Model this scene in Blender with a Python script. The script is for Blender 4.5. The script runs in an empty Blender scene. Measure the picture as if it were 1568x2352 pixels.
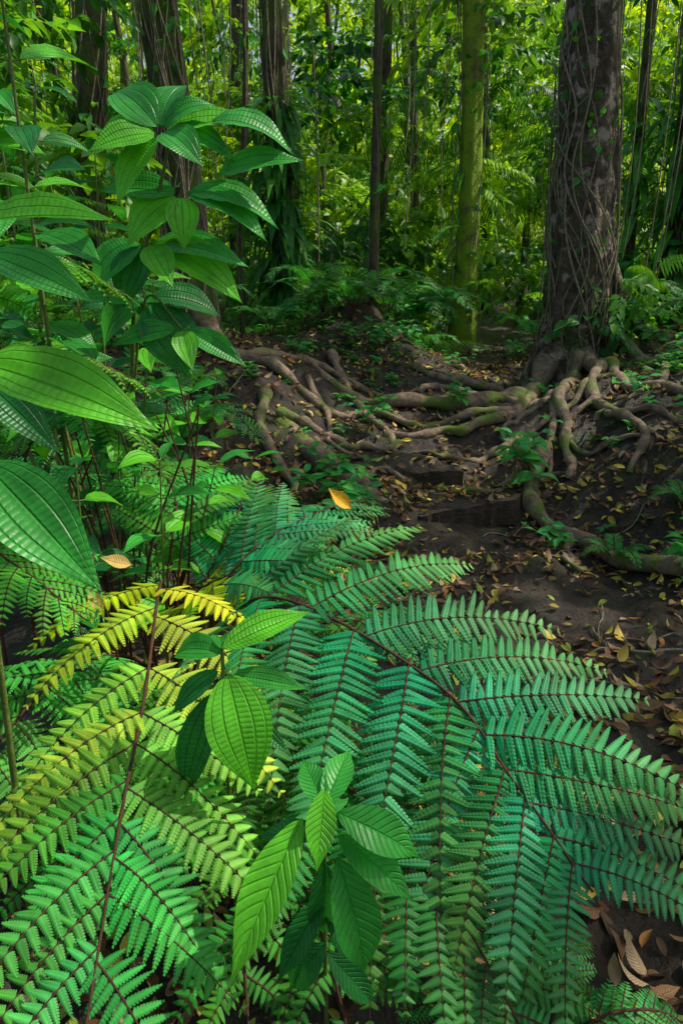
import bpy, math, random
import numpy as np
rng=np.random.default_rng(11)
A=np.array
def nrm(v):
    v=np.asarray(v,float); return v/np.maximum(np.linalg.norm(v,axis=-1,keepdims=True),1e-9)
SUN=nrm([0.58,0.16,0.80])
scene=bpy.context.scene
# ---------------------------------------------------------------- terrain
BY=[-20,3.9,4.15,4.65,4.8,5.15,5.3,5.75,5.9,6.5,6.65,9,15,30,130]
BZ=[0,0,.12,.15,.25,.27,.37,.39,.46,.48,.54,.62,.95,1.6,4.0]
PY=[-20,1,2.5,4,5.5,7.3,10,14,130]
PX=[1.0,1.0,1.15,.8,.8,1.5,2.3,2.7,2.7]
def sm(t): t=np.clip(t,0,1); return t*t*(3-2*t)
def H(x,y):
    x=np.asarray(x,float); y=np.asarray(y,float)
    yy=y+.12*np.sin(x*2.3+1)+.06*np.sin(x*5.1)
    z=np.interp(yy,BY,BZ); xp=np.interp(y,PY,PX)
    z=z+.34*sm((xp-.65-x)/1.0)*sm((y-3.4)/2.2)*(1-sm((y-11)/6))
    z=z+.46*sm((x-xp-.5)/1.0)*sm((y-2.0)/2.0)*(1-sm((y-12)/6))
    z=z+.40*np.exp(-(((x-.25)/.85)**2+((y-7.6)/.75)**2))
    z=z+.20*np.exp(-(((x+1.35)/.8)**2+((y-6.2)/.8)**2))
    z=z-.24*np.exp(-(((x-2.3)/.8)**2+((y-6.7)/.8)**2))
    n=.03*np.sin(x*3.1+y*1.7)+.022*np.sin(x*7.3-y*5.9+1)+.014*np.sin(x*17+y*13)*np.sin(y*19-x*7)+.009*np.sin(x*37-y*23)*np.sin(y*41+x*19)
    n=n+.15*np.sin(x*.5+2)*np.sin(y*.4)*sm((y-12)/8)
    return z+n
# ---------------------------------------------------------------- mesh batch
class Batch:
    def __init__(s): s.V=[];s.F=[];s.C=[];s.U=[];s.MI=[];s.n=0
    def add(s,V,F,C,U=None,mat=0):
        V=np.asarray(V,float).reshape(-1,3);k=len(V)
        C=np.broadcast_to(np.asarray(C,float),(k,3))
        U=np.zeros((k,2)) if U is None else U
        s.V.append(V);s.C.append(C);s.U.append(U)
        s.F.append(np.asarray(F)+s.n);s.MI.append(mat);s.n+=k
    def many(s,T,R,P,C,mat=0):
        TV,TF,TU,TC=T; k=len(P);n=len(TV)
        V=np.einsum('kij,nj->kni',R,TV)+P[:,None,:]
        F=(TF[None]+ (np.arange(k)*n)[:,None,None]).reshape(-1,TF.shape[1])
        Cc=np.asarray(C)[:,None,:]*TC[None,:,None]
        s.add(V.reshape(-1,3),F,Cc.reshape(-1,3),np.tile(TU,(k,1)),mat)
    def build(s,name,mats,smooth=True,parent=None):
        me=bpy.data.meshes.new(name)
        V=np.concatenate(s.V); 
        loops=np.concatenate([f.ravel() for f in s.F]).astype(np.int32)
        tot=np.concatenate([np.full(len(f),f.shape[1],np.int32) for f in s.F])
        mi=np.concatenate([np.full(len(f),m,np.int32) for f,m in zip(s.F,s.MI)])
        st=np.concatenate([[0],np.cumsum(tot)[:-1]]).astype(np.int32)
        me.vertices.add(len(V)); me.vertices.foreach_set('co',V.astype(np.float32).ravel())
        me.loops.add(len(loops)); me.loops.foreach_set('vertex_index',loops)
        me.polygons.add(len(tot)); me.polygons.foreach_set('loop_start',st)
        me.polygons.foreach_set('material_index',mi)
        me.polygons.foreach_set('use_smooth',np.full(len(tot),smooth))
        a=me.attributes.new('Col','FLOAT_COLOR','POINT')
        C=np.concatenate(s.C); a.data.foreach_set('color',np.hstack([C,np.ones((len(C),1))]).astype(np.float32).ravel())
        u=me.attributes.new('luv','FLOAT_VECTOR','POINT')
        U=np.concatenate(s.U); u.data.foreach_set('vector',np.hstack([U,np.zeros((len(U),1))]).astype(np.float32).ravel())
        for m in mats: me.materials.append(m)
        me.update(calc_edges=True); me.validate()
        o=bpy.data.objects.new(name,me); scene.collection.objects.link(o)
        if parent: o.parent=parent
        return o
def frames(d,n):
    x=nrm(d); y=nrm(np.cross(n,x)); z=np.cross(x,y)
    return np.stack([x,y,z],axis=-1)
# ---------------------------------------------------------------- templates
def leafT(nu=1,nv=3,w=.4,fold=.25,bend=.5,peak=.42,tip=1.3,ripple=0.):
    V=[];U=[]
    vs=np.linspace(0,1,nv+1)
    for v in vs:
        t=v**(math.log(.5)/math.log(peak))
        hw=.5*w*(math.sin(math.pi*t)**(.85 if v<peak else tip)) if 0<v<1 else 0.002
        a=bend*v
        cx=(math.sin(a)/bend) if abs(bend)>1e-3 else v
        cz=-(1-math.cos(a))/bend if abs(bend)>1e-3 else 0
        for j in range(-nu,nu+1):
            q=j/nu; 
            yy=hw*q*math.cos(fold*abs(q)); zz=abs(hw*q)*math.sin(fold)+ripple*math.sin(v*40+q*2)*abs(q)*w*(1-v)+ripple*1.5*math.sin(v*9+q*3)*w*q*q
            V.append((cx+zz*math.sin(a),yy,cz+zz*math.cos(a))); U.append((q,v))
    F=[];m=2*nu+1
    for i in range(nv):
        for j in range(2*nu):
            F.append((i*m+j,(i+1)*m+j,(i+1)*m+j+1,i*m+j+1))
    V=A(V);return (V,A(F),A(U),np.ones(len(V)))
def merge(parts):
    V=[];F=[];U=[];C=[];n=0
    for v,f,u,c in parts:
        V.append(v);F.append(f+n);U.append(u);C.append(c);n+=len(v)
    return (np.vstack(V),np.vstack(F),np.vstack(U),np.concatenate(C))
def xf(T,R,p,s,b=1.):
    return (T[0]*s@R.T+p,T[1],T[2],T[3]*b)
def spray(n=10,leaf=.25,tw=1.,w=.42,seed=0,ang=55,nv=3,droop=.3,spread=.25):
    r=np.random.default_rng(seed);parts=[]
    for i in range(n):
        s=(i+1)/n; side=1 if i%2 else -1
        p=A([tw*s,0,-droop*s*s*tw]); a=math.radians(ang*(1-.6*s))*side if i<n-1 else 0
        d=A([math.cos(a),math.sin(a),-.35*s-.1+r.normal()*spread])
        up=A([r.normal()*spread,r.normal()*spread,1])
        T=leafT(1,nv,w*r.uniform(.8,1.15),.3,r.uniform(.3,1.0))
        parts.append(xf(T,frames(d,up),p,leaf*r.uniform(.7,1.15),r.uniform(.7,1.25)))
    return merge(parts)
def pinnule(nl=11,w=.30):
    V=[];F=[];U=[];xs=np.linspace(0.02,1,nl+1)
    for i in range(nl):
        x0,x1=xs[i],xs[i+1]; s=x1-x0
        t=(x0+x1)/2; hw=w*.5*(1-t**2.0)**.8+.012
        for sd in (1,-1):
            n=len(V)
            z0=-.12*t*t; zt=z0-.30*hw
            V+= [(x0,0,z0),(x1,0,z0),(x1+.18*s,sd*hw*.5,z0+.02),(x0+1.2*s,sd*hw*.95,zt),(x0+.62*s,sd*hw,zt),(x0+.16*s,sd*hw*.5,z0+.02)]
            U+= [(0,t),(0,t),(.7,t),(1,t),(1,t),(.6,t)]
            F+= [(n,n+1,n+2,n+5) if sd>0 else (n+5,n+2,n+1,n),(n+5,n+2,n+3,n+4) if sd>0 else (n+4,n+3,n+2,n+5)]
    V=A(V);U=A(U)
    return (V,A(F),U,1.25-.42*np.abs(U[:,0]))
PIN=pinnule(10)
PINL=pinnule(5,.32)
def tube(P,r,sides=6):
    P=np.asarray(P,float);n=len(P); r=np.broadcast_to(r,(n,))
    T=nrm(np.gradient(P,axis=0)); ref=A([0,0,1.]) if abs(T[n//2][2])<.8 else A([1.,0,0])
    X=nrm(np.cross(T,ref));Y=np.cross(T,X)
    a=np.arange(sides)*2*math.pi/sides
    V=P[:,None]+r[:,None,None]*(np.cos(a)[None,:,None]*X[:,None]+np.sin(a)[None,:,None]*Y[:,None])
    i=np.arange(n-1)[:,None];j=np.arange(sides)[None]
    j2=(j+1)%sides
    F=np.stack([i*sides+j,i*sides+j2,(i+1)*sides+j2,(i+1)*sides+j],-1).reshape(-1,4)
    return V.reshape(-1,3),F
def cr(pts,n):
    pts=np.asarray(pts,float);k=len(pts)
    Pp=np.vstack([2*pts[0]-pts[1],pts,2*pts[-1]-pts[-2]])
    t=np.linspace(0,k-1,n);i=np.minimum(t.astype(int),k-2);f=(t-i)[:,None]
    a,b,c,d=Pp[i],Pp[i+1],Pp[i+2],Pp[i+3]
    return .5*((2*b)+(c-a)*f+(2*a-5*b+4*c-d)*f**2+(3*b-a-3*c+d)*f**3)
# ---------------------------------------------------------------- materials
def newmat(name):
    m=bpy.data.materials.new(name);m.use_nodes=True;nt=m.node_tree;nt.nodes.clear()
    return m,nt,nt.nodes,nt.links
def leafmat(name,trans=.45,rough=.4,spec=.5,vein=None,ttint=(1.5,1.25,.45)):
    m,nt,N,L=newmat(name)
    out=N.new('ShaderNodeOutputMaterial')
    at=N.new('ShaderNodeAttribute');at.attribute_name='Col'
    tc=N.new('ShaderNodeTexCoord')
    no=N.new('ShaderNodeTexNoise');no.inputs['Scale'].default_value=9;no.inputs['Detail'].default_value=6;no.inputs['Roughness'].default_value=.65
    L.new(tc.outputs['Object'],no.inputs['Vector'])
    mr=N.new('ShaderNodeMapRange');mr.inputs[1].default_value=.3;mr.inputs[2].default_value=.7;mr.inputs[3].default_value=.62;mr.inputs[4].default_value=1.38
    L.new(no.outputs['Fac'],mr.inputs[0])
    mul=N.new('ShaderNodeVectorMath');mul.operation='SCALE'
    L.new(at.outputs['Color'],mul.inputs[0]);L.new(mr.outputs[0],mul.inputs['Scale'])
    col=mul.outputs[0]
    pr=N.new('ShaderNodeBsdfPrincipled');pr.inputs['Roughness'].default_value=rough
    pr.inputs['Specular IOR Level'].default_value=spec
    if vein:
        uv=N.new('ShaderNodeAttribute');uv.attribute_name='luv'
        sx=N.new('ShaderNodeSeparateXYZ');L.new(uv.outputs['Vector'],sx.inputs[0])
        def M(op,a,b=None,c=None):
            n=N.new('ShaderNodeMath');n.operation=op
            for k,v in enumerate((a,b,c)):
                if v is None: continue
                if isinstance(v,(int,float)): n.inputs[k].default_value=v
                else: L.new(v,n.inputs[k])
            return n.outputs[0]
        au=M('ABSOLUTE',sx.outputs[0]); v=sx.outputs[1]
        mid=M('SUBTRACT',1,M('SMOOTH_MIN',M('MULTIPLY',au,18),1,.3))
        if vein=='mela':
            l2=M('SUBTRACT',1,M('SMOOTH_MIN',M('MULTIPLY',M('ABSOLUTE',M('SUBTRACT',au,.42)),22),1,.3))
            l3=M('SUBTRACT',1,M('SMOOTH_MIN',M('MULTIPLY',M('ABSOLUTE',M('SUBTRACT',au,.78)),26),1,.3))
            lines=M('MAXIMUM',mid,M('MAXIMUM',l2,M('MAXIMUM',M('MULTIPLY',l3,.7),M('MULTIPLY',M('SUBTRACT',1,M('ABSOLUTE',M('SINE',M('MULTIPLY',M('SUBTRACT',v,M('MULTIPLY',au,.04)),75)))),.28))))
        else:
            ph=M('MULTIPLY',M('SUBTRACT',v,M('MULTIPLY',au,.16)),40)
            sv=M('POWER',M('ABSOLUTE',M('SINE',ph)),14)
            lines=M('MAXIMUM',mid,M('MULTIPLY',sv,.6))
        bmp=N.new('ShaderNodeBump');bmp.inputs['Strength'].default_value=.8;bmp.inputs['Distance'].default_value=.004
        L.new(M('ADD',M('MULTIPLY',lines,-1),M('MULTIPLY',no.outputs['Fac'],1.2)),bmp.inputs['Height']);L.new(bmp.outputs[0],pr.inputs['Normal'])
        s2=N.new('ShaderNodeVectorMath');s2.operation='SCALE';L.new(col,s2.inputs[0])
        L.new(M('ADD',M('MULTIPLY',lines,.35 if vein=='pin' else -.22),1),s2.inputs['Scale']);col=s2.outputs[0]
        # small brown blemishes
        nb=N.new('ShaderNodeTexNoise');nb.inputs['Scale'].default_value=55;nb.inputs['Detail'].default_value=2
        L.new(tc.outputs['Object'],nb.inputs['Vector'])
        mb=N.new('ShaderNodeMapRange');mb.inputs[1].default_value=.73;mb.inputs[2].default_value=.77;L.new(nb.outputs['Fac'],mb.inputs[0])
        mi=N.new('ShaderNodeMix');mi.data_type='RGBA';L.new(mb.outputs[0],mi.inputs[0]);L.new(col,mi.inputs[6]);mi.inputs[7].default_value=(.12,.07,.02,1)
        col=mi.outputs[2]
    L.new(col,pr.inputs['Base Color'])
    tr_=N.new('ShaderNodeBsdfTranslucent')
    tt=N.new('ShaderNodeVectorMath');tt.operation='MULTIPLY';tt.inputs[1].default_value=ttint
    L.new(col,tt.inputs[0]);L.new(tt.outputs[0],tr_.inputs['Color'])
    mx=N.new('ShaderNodeMixShader');mx.inputs[0].default_value=trans
    L.new(pr.outputs[0],mx.inputs[1]);L.new(tr_.outputs[0],mx.inputs[2]);L.new(mx.outputs[0],out.inputs[0])
    return m
def roughmat(name,c1,c2,c3=None,scale=6,stretch=(1,1,1),rough=.85,bump=.6,dist=.02,spec=.3,moss=None,mossamt=.5,patch=None,fine=0):
    m,nt,N,L=newmat(name)
    out=N.new('ShaderNodeOutputMaterial');pr=N.new('ShaderNodeBsdfPrincipled')
    pr.inputs['Roughness'].default_value=rough;pr.inputs['Specular IOR Level'].default_value=spec
    tc=N.new('ShaderNodeTexCoord');mp=N.new('ShaderNodeMapping');mp.inputs['Scale'].default_value=stretch
    L.new(tc.outputs['Object'],mp.inputs[0])
    n1=N.new('ShaderNodeTexNoise');n1.inputs['Scale'].default_value=scale;n1.inputs['Detail'].default_value=10;n1.inputs['Roughness'].default_value=.68
    L.new(mp.outputs[0],n1.inputs['Vector'])
    r=N.new('ShaderNodeValToRGB');r.color_ramp.elements[0].position=.35;r.color_ramp.elements[1].position=.66
    r.color_ramp.elements[0].color=(*c1,1);r.color_ramp.elements[1].color=(*c2,1)
    if c3:
        e=r.color_ramp.elements.new(.74);e.color=(*c3,1)
    L.new(n1.outputs['Fac'],r.inputs[0]);col=r.outputs[0]
    def over(col,c,sc,a,b_,det=7,off=0):
        n2=N.new('ShaderNodeTexNoise');n2.inputs['Scale'].default_value=sc;n2.inputs['Detail'].default_value=det;n2.inputs['Roughness'].default_value=.7
        mp2=N.new('ShaderNodeMapping');mp2.inputs['Location'].default_value=(off,off,off);L.new(tc.outputs['Object'],mp2.inputs[0]);L.new(mp2.outputs[0],n2.inputs['Vector'])
        mr=N.new('ShaderNodeMapRange');mr.inputs[1].default_value=a;mr.inputs[2].default_value=b_
        L.new(n2.outputs['Fac'],mr.inputs[0])
        mi=N.new('ShaderNodeMix');mi.data_type='RGBA';L.new(mr.outputs[0],mi.inputs[0]);L.new(col,mi.inputs[6]);mi.inputs[7].default_value=(*c,1)
        return mi.outputs[2]
    if patch: col=over(col,patch,6,.53,.60,off=5)
    if moss: col=over(col,moss,3.2,.62-.3*mossamt,.75-.3*mossamt)
    L.new(col,pr.inputs['Base Color'])
    b=N.new('ShaderNodeBump');b.inputs['Strength'].default_value=bump;b.inputs['Distance'].default_value=dist
    L.new(n1.outputs['Fac'],b.inputs['Height']);L.new(b.outputs[0],pr.inputs['Normal'])
    L.new(pr.outputs[0],out.inputs[0])
    return m
MF=leafmat('fern_leaf',.35,.45,.2,ttint=(1.8,1.25,.4))
MM=leafmat('melastome_leaf',.4,.36,.35,'mela')
MP=leafmat('herringbone_leaf',.38,.36,.3,'pin')
MB=leafmat('forest_leaf',.5,.42,.35,ttint=(1.6,1.25,.35))
ML=leafmat('dead_leaf',.15,.5,.3,'pin',ttint=(1,1,1))
MS=roughmat('fern_rachis',(.03,.012,.006),(.09,.032,.016),scale=40,rough=.6)
MG=roughmat('green_stem',(.08,.12,.02),(.15,.2,.04),scale=30,rough=.6)
BARK=roughmat('bark',(.04,.03,.022),(.19,.14,.10),(.34,.27,.22),scale=9,stretch=(2.0,2.0,1.2),bump=1,dist=.08,moss=(.06,.12,.02),mossamt=.35,patch=(.46,.38,.31))
BARKD=roughmat('dark_bark',(.03,.024,.018),(.15,.11,.075),scale=7,stretch=(2.5,2.5,.9),bump=1,dist=.06,moss=(.08,.14,.02),mossamt=.55)
BARKM=roughmat('mossy_bark',(.09,.09,.035),(.25,.25,.07),scale=9,stretch=(2,2,1.2),bump=1,dist=.06,moss=(.24,.38,.02),mossamt=.8)
ROOT=roughmat('root_bark',(.08,.058,.04),(.32,.23,.155),scale=12,bump=1,dist=.03,moss=(.10,.16,.02),mossamt=.4)
VINE=roughmat('vine_bark',(.10,.085,.055),(.30,.25,.17),scale=20,bump=.5)
SOIL=roughmat('soil',(.012,.009,.006),(.06,.041,.028),(.10,.07,.047),scale=6,rough=.45,bump=1,dist=.10,spec=.45,moss=(.035,.055,.01),mossamt=.25)
WOOD=roughmat('old_wood',(.025,.018,.013),(.10,.07,.05),scale=8,stretch=(.8,5,5),bump=1,dist=.03,moss=(.05,.035,.022),mossamt=.5)
# ---------------------------------------------------------------- ground
def axis(lo,hi,flo,fhi,step,g=1.18):
    a=list(np.arange(flo,fhi,step));s=step
    while a[-1]<hi: s*=g;a.append(a[-1]+s)
    s=step
    while a[0]>lo: s*=g;a.insert(0,a[0]-s)
    return A(a)
gx=axis(-90,90,-3,4.5,.035);gy=axis(-20,140,.5,9.5,.035)
X,Y=np.meshgrid(gx,gy);Z=H(X,Y)
b=Batch();nx=len(gx);ny=len(gy)
i=np.arange(ny-1)[:,None];j=np.arange(nx-1)[None]
b.add(np.stack([X,Y,Z],-1).reshape(-1,3),np.stack([i*nx+j,i*nx+j+1,(i+1)*nx+j+1,(i+1)*nx+j],-1).reshape(-1,4),(1,1,1))
b.build('ground',[SOIL])
# ---------------------------------------------------------------- leaf litter
b=Batch()
LT=[leafT(2,6,w,f,bd) for w,f,bd in((.42,.3,.7),(.5,.5,-.8),(.36,.2,1.4),(.45,-.3,-1.2),(.4,.6,.3))]
pal=A([(.20,.10,.045),(.30,.17,.08),(.44,.31,.17),(.56,.40,.07),(.65,.52,.07),(.30,.38,.05),(.08,.045,.025),(.48,.21,.05)])
pw=A([.20,.18,.15,.11,.08,.07,.16,.05])
def litter(n,x0,x1,y0,y1,s0,s1,th=-1.0):
    x=rng.uniform(x0,x1,n);y=rng.uniform(y0,y1,n)
    k=(np.sin(x*4+y*2)+np.sin(y*5-x*3)+rng.normal(0,1,n))>th
    x=x[k];y=y[k];n=len(x);z=H(x,y)
    e=.03;nn=nrm(np.stack([-(H(x+e,y)-z)/e,-(H(x,y+e)-z)/e,np.ones(n)],-1)+rng.normal(0,.22,(n,3)))
    az=rng.uniform(0,6.283,n);d=np.stack([np.cos(az),np.sin(az),rng.normal(0,.1,n)],-1)
    R=frames(d,nn)*rng.uniform(s0,s1,n)[:,None,None]
    C=pal[rng.choice(len(pal),n,p=pw)]*rng.uniform(.5,1.3,n)[:,None]
    P=np.stack([x,y,z+.008+rng.uniform(0,.012,n)],-1)
    t=rng.integers(0,len(LT),n)
    for q in range(len(LT)):
        s=t==q;b.many(LT[q],R[s],P[s],C[s])
litter(8500,-1,2.9,.6,4.6,.035,.095,-.7)
litter(700,.2,1.8,.6,2.2,.06,.12,-2)
litter(9500,-2.5,4,4.2,9,.045,.10)
b.build('leaf_litter',[ML])
# ---------------------------------------------------------------- trees
def trunk(bt,path,rad,sides=40,nv=90,flute=.0,nf=5,seed=0,mat=0,bump=.05,fh=1.1):
    r=np.random.default_rng(seed);P=cr(path,nv)
    R=np.interp(np.linspace(0,1,nv),np.linspace(0,1,len(rad)),rad)
    a=np.linspace(0,2*math.pi,sides,endpoint=False)
    ph=r.uniform(0,6.28,8);zz=P[:,2][:,None]
    m=1+bump*(np.sin(3*a+ph[0]+zz*.9)+.7*np.sin(7*a+ph[1]-zz*1.3)+.4*np.sin(11*a+ph[2]+zz*2.9))
    m=m+.03*np.sin(zz*7+ph[3]+2*a)+.02*np.sin(zz*17+3*a+ph[4])
    h=np.clip((P[:,2]-P[0,2])/fh,0,1)[:,None]
    m=m+flute*(1-h)**2.2*(.5+.5*np.cos(nf*a+ph[4]))**1.5
    V=P[:,None]+(R[:,None]*m)[:,:,None]*np.stack([np.cos(a),np.sin(a),0*a],-1)[None]
    i=np.arange(nv-1)[:,None];j=np.arange(sides)[None];j2=(j+1)%sides
    F=np.stack([i*sides+j,i*sides+j2,(i+1)*sides+j2,(i+1)*sides+j],-1).reshape(-1,4)
    bt.add(V.reshape(-1,3),F,(1,1,1),mat=mat)
def vines(bt,path,rad,n,seed,mat=1,r0=.003,r1=.010,spread=1.15,tw=1.3):
    r=np.random.default_rng(seed);P=cr(path,60)
    for k in range(n):
        a=r.uniform(-math.pi,0)if r.random()<.75 else r.uniform(0,6.28)
        s0=int(r.uniform(0,15));s1=int(r.uniform(24,60));q=P[s0:s1]
        t=np.linspace(0,1,len(q));aa=a+r.normal()*tw*t+.35*np.sin(t*r.uniform(4,18))
        rr=np.interp(np.linspace(s0/60,s1/60,len(q)),np.linspace(0,1,len(rad)),rad)*r.uniform(1.0,spread)+r.normal()*.01
        V,F=tube(q+np.stack([np.cos(aa)*rr,np.sin(aa)*rr,0*aa],-1),r.uniform(r0,r1),5)
        bt.add(V,F,(1,1,1),mat=mat)
def root(bt,xy,r0,r1,lift=.3,seed=0,mat=2,n=60,z0=None,wig=.04):
    r=np.random.default_rng(seed);P=cr(A([(x,y,0) for x,y in xy]),n)
    t=np.linspace(0,1,n);P[:,0]+=wig*np.sin(t*17+seed)*t;P[:,1]+=wig*np.sin(t*23+seed*2)*t
    R=r0+(r1-r0)*t**.8;R=R*(1+.16*np.sin(t*31+seed)+.12*np.sin(t*57))
    P[:,2]=H(P[:,0],P[:,1])+R*lift+.02*np.sin(t*11+seed)
    P[:,2]=np.convolve(np.pad(P[:,2],3,mode='edge'),np.ones(7)/7,'valid')
    if z0 is not None: P[:,2]+=(z0)*np.clip(1-t*4,0,1)**1.7
    P[-1,2]-=.05
    V,F=tube(P,R,12); bt.add(V,F,(1,1,1),mat=mat)
ST=leafT(1,4,.16,.3,1.1)
def straps(bt,path,rad,n,seed,zr,ln=(.25,.6),mat=3,cols=((.04,.20,.05),(.12,.40,.05))):
    r=np.random.default_rng(seed);P=cr(path,60)
    z=r.uniform(*zr,n);c=np.stack([np.interp(z,P[:,2],P[:,0]),np.interp(z,P[:,2],P[:,1]),z],-1)
    a=r.uniform(-math.pi*1.1,.1,n);o=np.stack([np.cos(a),np.sin(a),0*a],-1)
    d=o+np.stack([0*a,0*a,r.uniform(-1.2,.5,n)],-1)
    R=frames(d,o*.4+A([0,0,1]))*r.uniform(*ln,n)[:,None,None]
    u=r.random((n,1));C=A(cols[0])*(1-u)+A(cols[1])*u
    bt.many(ST,R,c+o*rad*.95,C,mat)
TM=lambda bark:[bark,VINE,ROOT,MB]
HL=leafT(2,4,.75,.2,.6,peak=.3)
def climbers(bt,path,rad,n,seed,zr,s=(.05,.12),mat=3):
    r=np.random.default_rng(seed);P=cr(path,60);z=r.uniform(*zr,n)
    c=np.stack([np.interp(z,P[:,2],P[:,0]),np.interp(z,P[:,2],P[:,1]),z],-1)
    a=r.uniform(-math.pi*1.15,.15,n);o=np.stack([np.cos(a),np.sin(a),0*a],-1)
    R=frames(A([0,0,-1])+r.normal(0,.5,(n,3)),o+r.normal(0,.3,(n,3)))*r.uniform(*s,n)[:,None,None]
    C=A([.07,.30,.06])*r.uniform(.6,1.5,(n,1))
    bt.many(HL,R,c+o*(rad*1.08),C,mat)
b=Batch();pth=[(2.36,7.0,.1),(2.35,7.02,1.1),(2.30,7.05,2.4),(2.26,7.1,3.6),(2.26,7.2,6),(2.4,7.4,11)]
rd=[.42,.32,.275,.24,.2,.15]
trunk(b,pth,rd,80,240,1.0,5,3,bump=.06,fh=1.3)
vines(b,pth,[q*1.05 for q in rd],26,5,r0=.003,r1=.012,tw=1.8)
climbers(b,pth,.28,130,8,(1.2,5))
P=cr([(2.45,7.05,2.1),(2.72,7.0,1.45),(3.02,6.9,1.05),(3.5,6.75,.88),(4.1,6.6,.82)],50)
V,F=tube(P,np.linspace(.10,.07,50),14);b.add(V,F,(1,1,1),mat=0)
P2=cr([(2.40,7.1,1.9),(2.60,7.05,1.2),(2.85,7,.85),(3.3,6.8,.65)],40)
V,F=tube(P2,np.linspace(.18,.16,40),14);b.add(V,F,(1,1,1),mat=0)
rts=[([(2.1,6.9),(1.7,6.25),(1.2,5.98),(.6,5.85),(.1,5.95),(-.25,6.3)],.11,.035,.25),
 ([(1.75,6.2),(1.5,5.75),(1.1,5.35),(.75,5.28),(.35,5.2)],.06,.03,0),
 ([(2.0,7.2),(1.6,6.75),(1.1,6.7),(.7,6.9)],.07,.03,0),
 ([(2.3,6.75),(2.1,6.1),(1.75,5.4),(1.7,4.9),(1.55,4.5)],.08,.03,.3),
 ([(2.4,6.7),(2.25,5.9),(1.95,5.2),(2.05,4.6),(1.85,4.1)],.07,.025,.25),
 ([(2.35,6.7),(2.35,5.9),(2.2,5.3),(2.5,4.8),(2.9,4.5)],.06,.03,.2),
 ([(1.5,4.85),(1.28,4.3),(1.40,3.85),(1.62,3.4),(2.0,3.05),(2.5,2.75)],.055,.045,0),
 ([(2.6,6.7),(2.75,6.1),(2.6,5.4),(2.3,5.05),(1.9,4.9)],.05,.02,.25),
 ([(2.1,5.6),(1.85,5.3),(1.5,5.15),(1.4,4.8),(1.6,4.45)],.04,.015,0),
 ([(2.7,6.2),(2.95,5.6),(3.0,5.0),(3.4,4.7)],.045,.025,.0),
 ([(1.95,4.9),(2.2,4.6),(2.3,4.2),(2.05,3.9)],.035,.012,0),
 ([(1.45,3.9),(1.3,3.55),(1.28,3.3)],.035,.012,0),
 ([(2.0,5.2),(1.7,5.0),(1.75,4.6),(2.0,4.35),(1.9,4.0)],.03,.01,0),
 ([(1.7,5.6),(1.45,5.5),(1.3,5.2),(1.45,4.9)],.035,.012,0),
 ([(2.5,5.6),(2.7,5.1),(2.5,4.7),(2.65,4.3)],.035,.01,0),
 ([(2.1,6.9),(1.85,6.5),(1.55,6.35),(1.2,6.4),(.7,6.35)],.09,.03,.3),
 ([(1.75,5.5),(1.6,5.0),(1.45,4.6),(1.25,4.3)],.035,.015,0),
 ([(1.5,5.75),(1.1,5.62),(.7,5.55),(.3,5.7),(-.1,5.6)],.045,.02,0),
 ([(1.4,5.2),(1.1,4.98),(.8,4.9),(.45,5.0)],.035,.015,0),
 ([(1.3,4.75),(1.1,4.45),(.85,4.38),(.6,4.45)],.03,.012,0),
 ([(1.9,6.0),(1.65,5.9),(1.4,6.1),(1.0,6.15),(.6,6.1)],.05,.02,0),
 ([(2.3,6.6),(1.95,5.95),(1.6,5.75),(1.35,5.55)],.07,.02,.3)]
for k,(xy,r0,r1,z0) in enumerate(rts): root(b,xy,r0,r1,.75,k+1,z0=z0)
b.build('rainforest_tree',TM(BARK))
b=Batch();pth=[(-1.36,6.25,.4),(-1.33,6.2,1.5),(-1.38,6.25,2.6),(-1.46,6.3,4),(-1.5,6.4,7),(-1.5,6.6,11)]
rd=[.26,.18,.16,.14,.11,.09]
trunk(b,pth,rd,56,120,.6,4,9,bump=.06)
vines(b,pth,[q*1.03 for q in rd],26,15,r0=.003,r1=.010,spread=1.2)
climbers(b,pth,.17,50,18,(.8,4.5))
P=cr([(-1.24,6.1,1.30),(-1.08,5.98,.95),(-.84,5.72,.66),(-.5,5.2,.44),(-.17,4.7,.31),(.15,4.3,.17),(.35,4.05,.02)],70)
V,F=tube(P,np.linspace(.11,.07,70)*(1+.1*np.sin(np.arange(70)*.7)),14);b.add(V,F,(1,1,1),mat=2)
for k,(xy,r0,r1) in enumerate([([(-1.1,5.9),(-.6,5.75),(-.2,5.6),(.3,5.65),(.7,5.5)],.06,.025),([(-.5,5.2),(-.2,5.1),(.2,5.0),(.5,5.1)],.05,.02),([(-.6,5.3),(-.6,4.9),(-.4,4.5),(-.3,4.1)],.05,.025),([(-.1,6.6),(.1,6.0),(.3,5.4),(.5,4.9)],.05,.025),([(-.9,5.8),(-.4,6.2),(.3,6.3),(.9,6.4)],.05,.02),([(-.2,4.9),(.05,4.6),(.4,4.5)],.035,.015),([(-.3,5.9),(-.1,5.4),(-.1,5.0),(.15,4.7)],.035,.015)]):
    root(b,xy,r0,r1,.6,k+30)
b.build('rainforest_tree',TM(BARKD))
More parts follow.
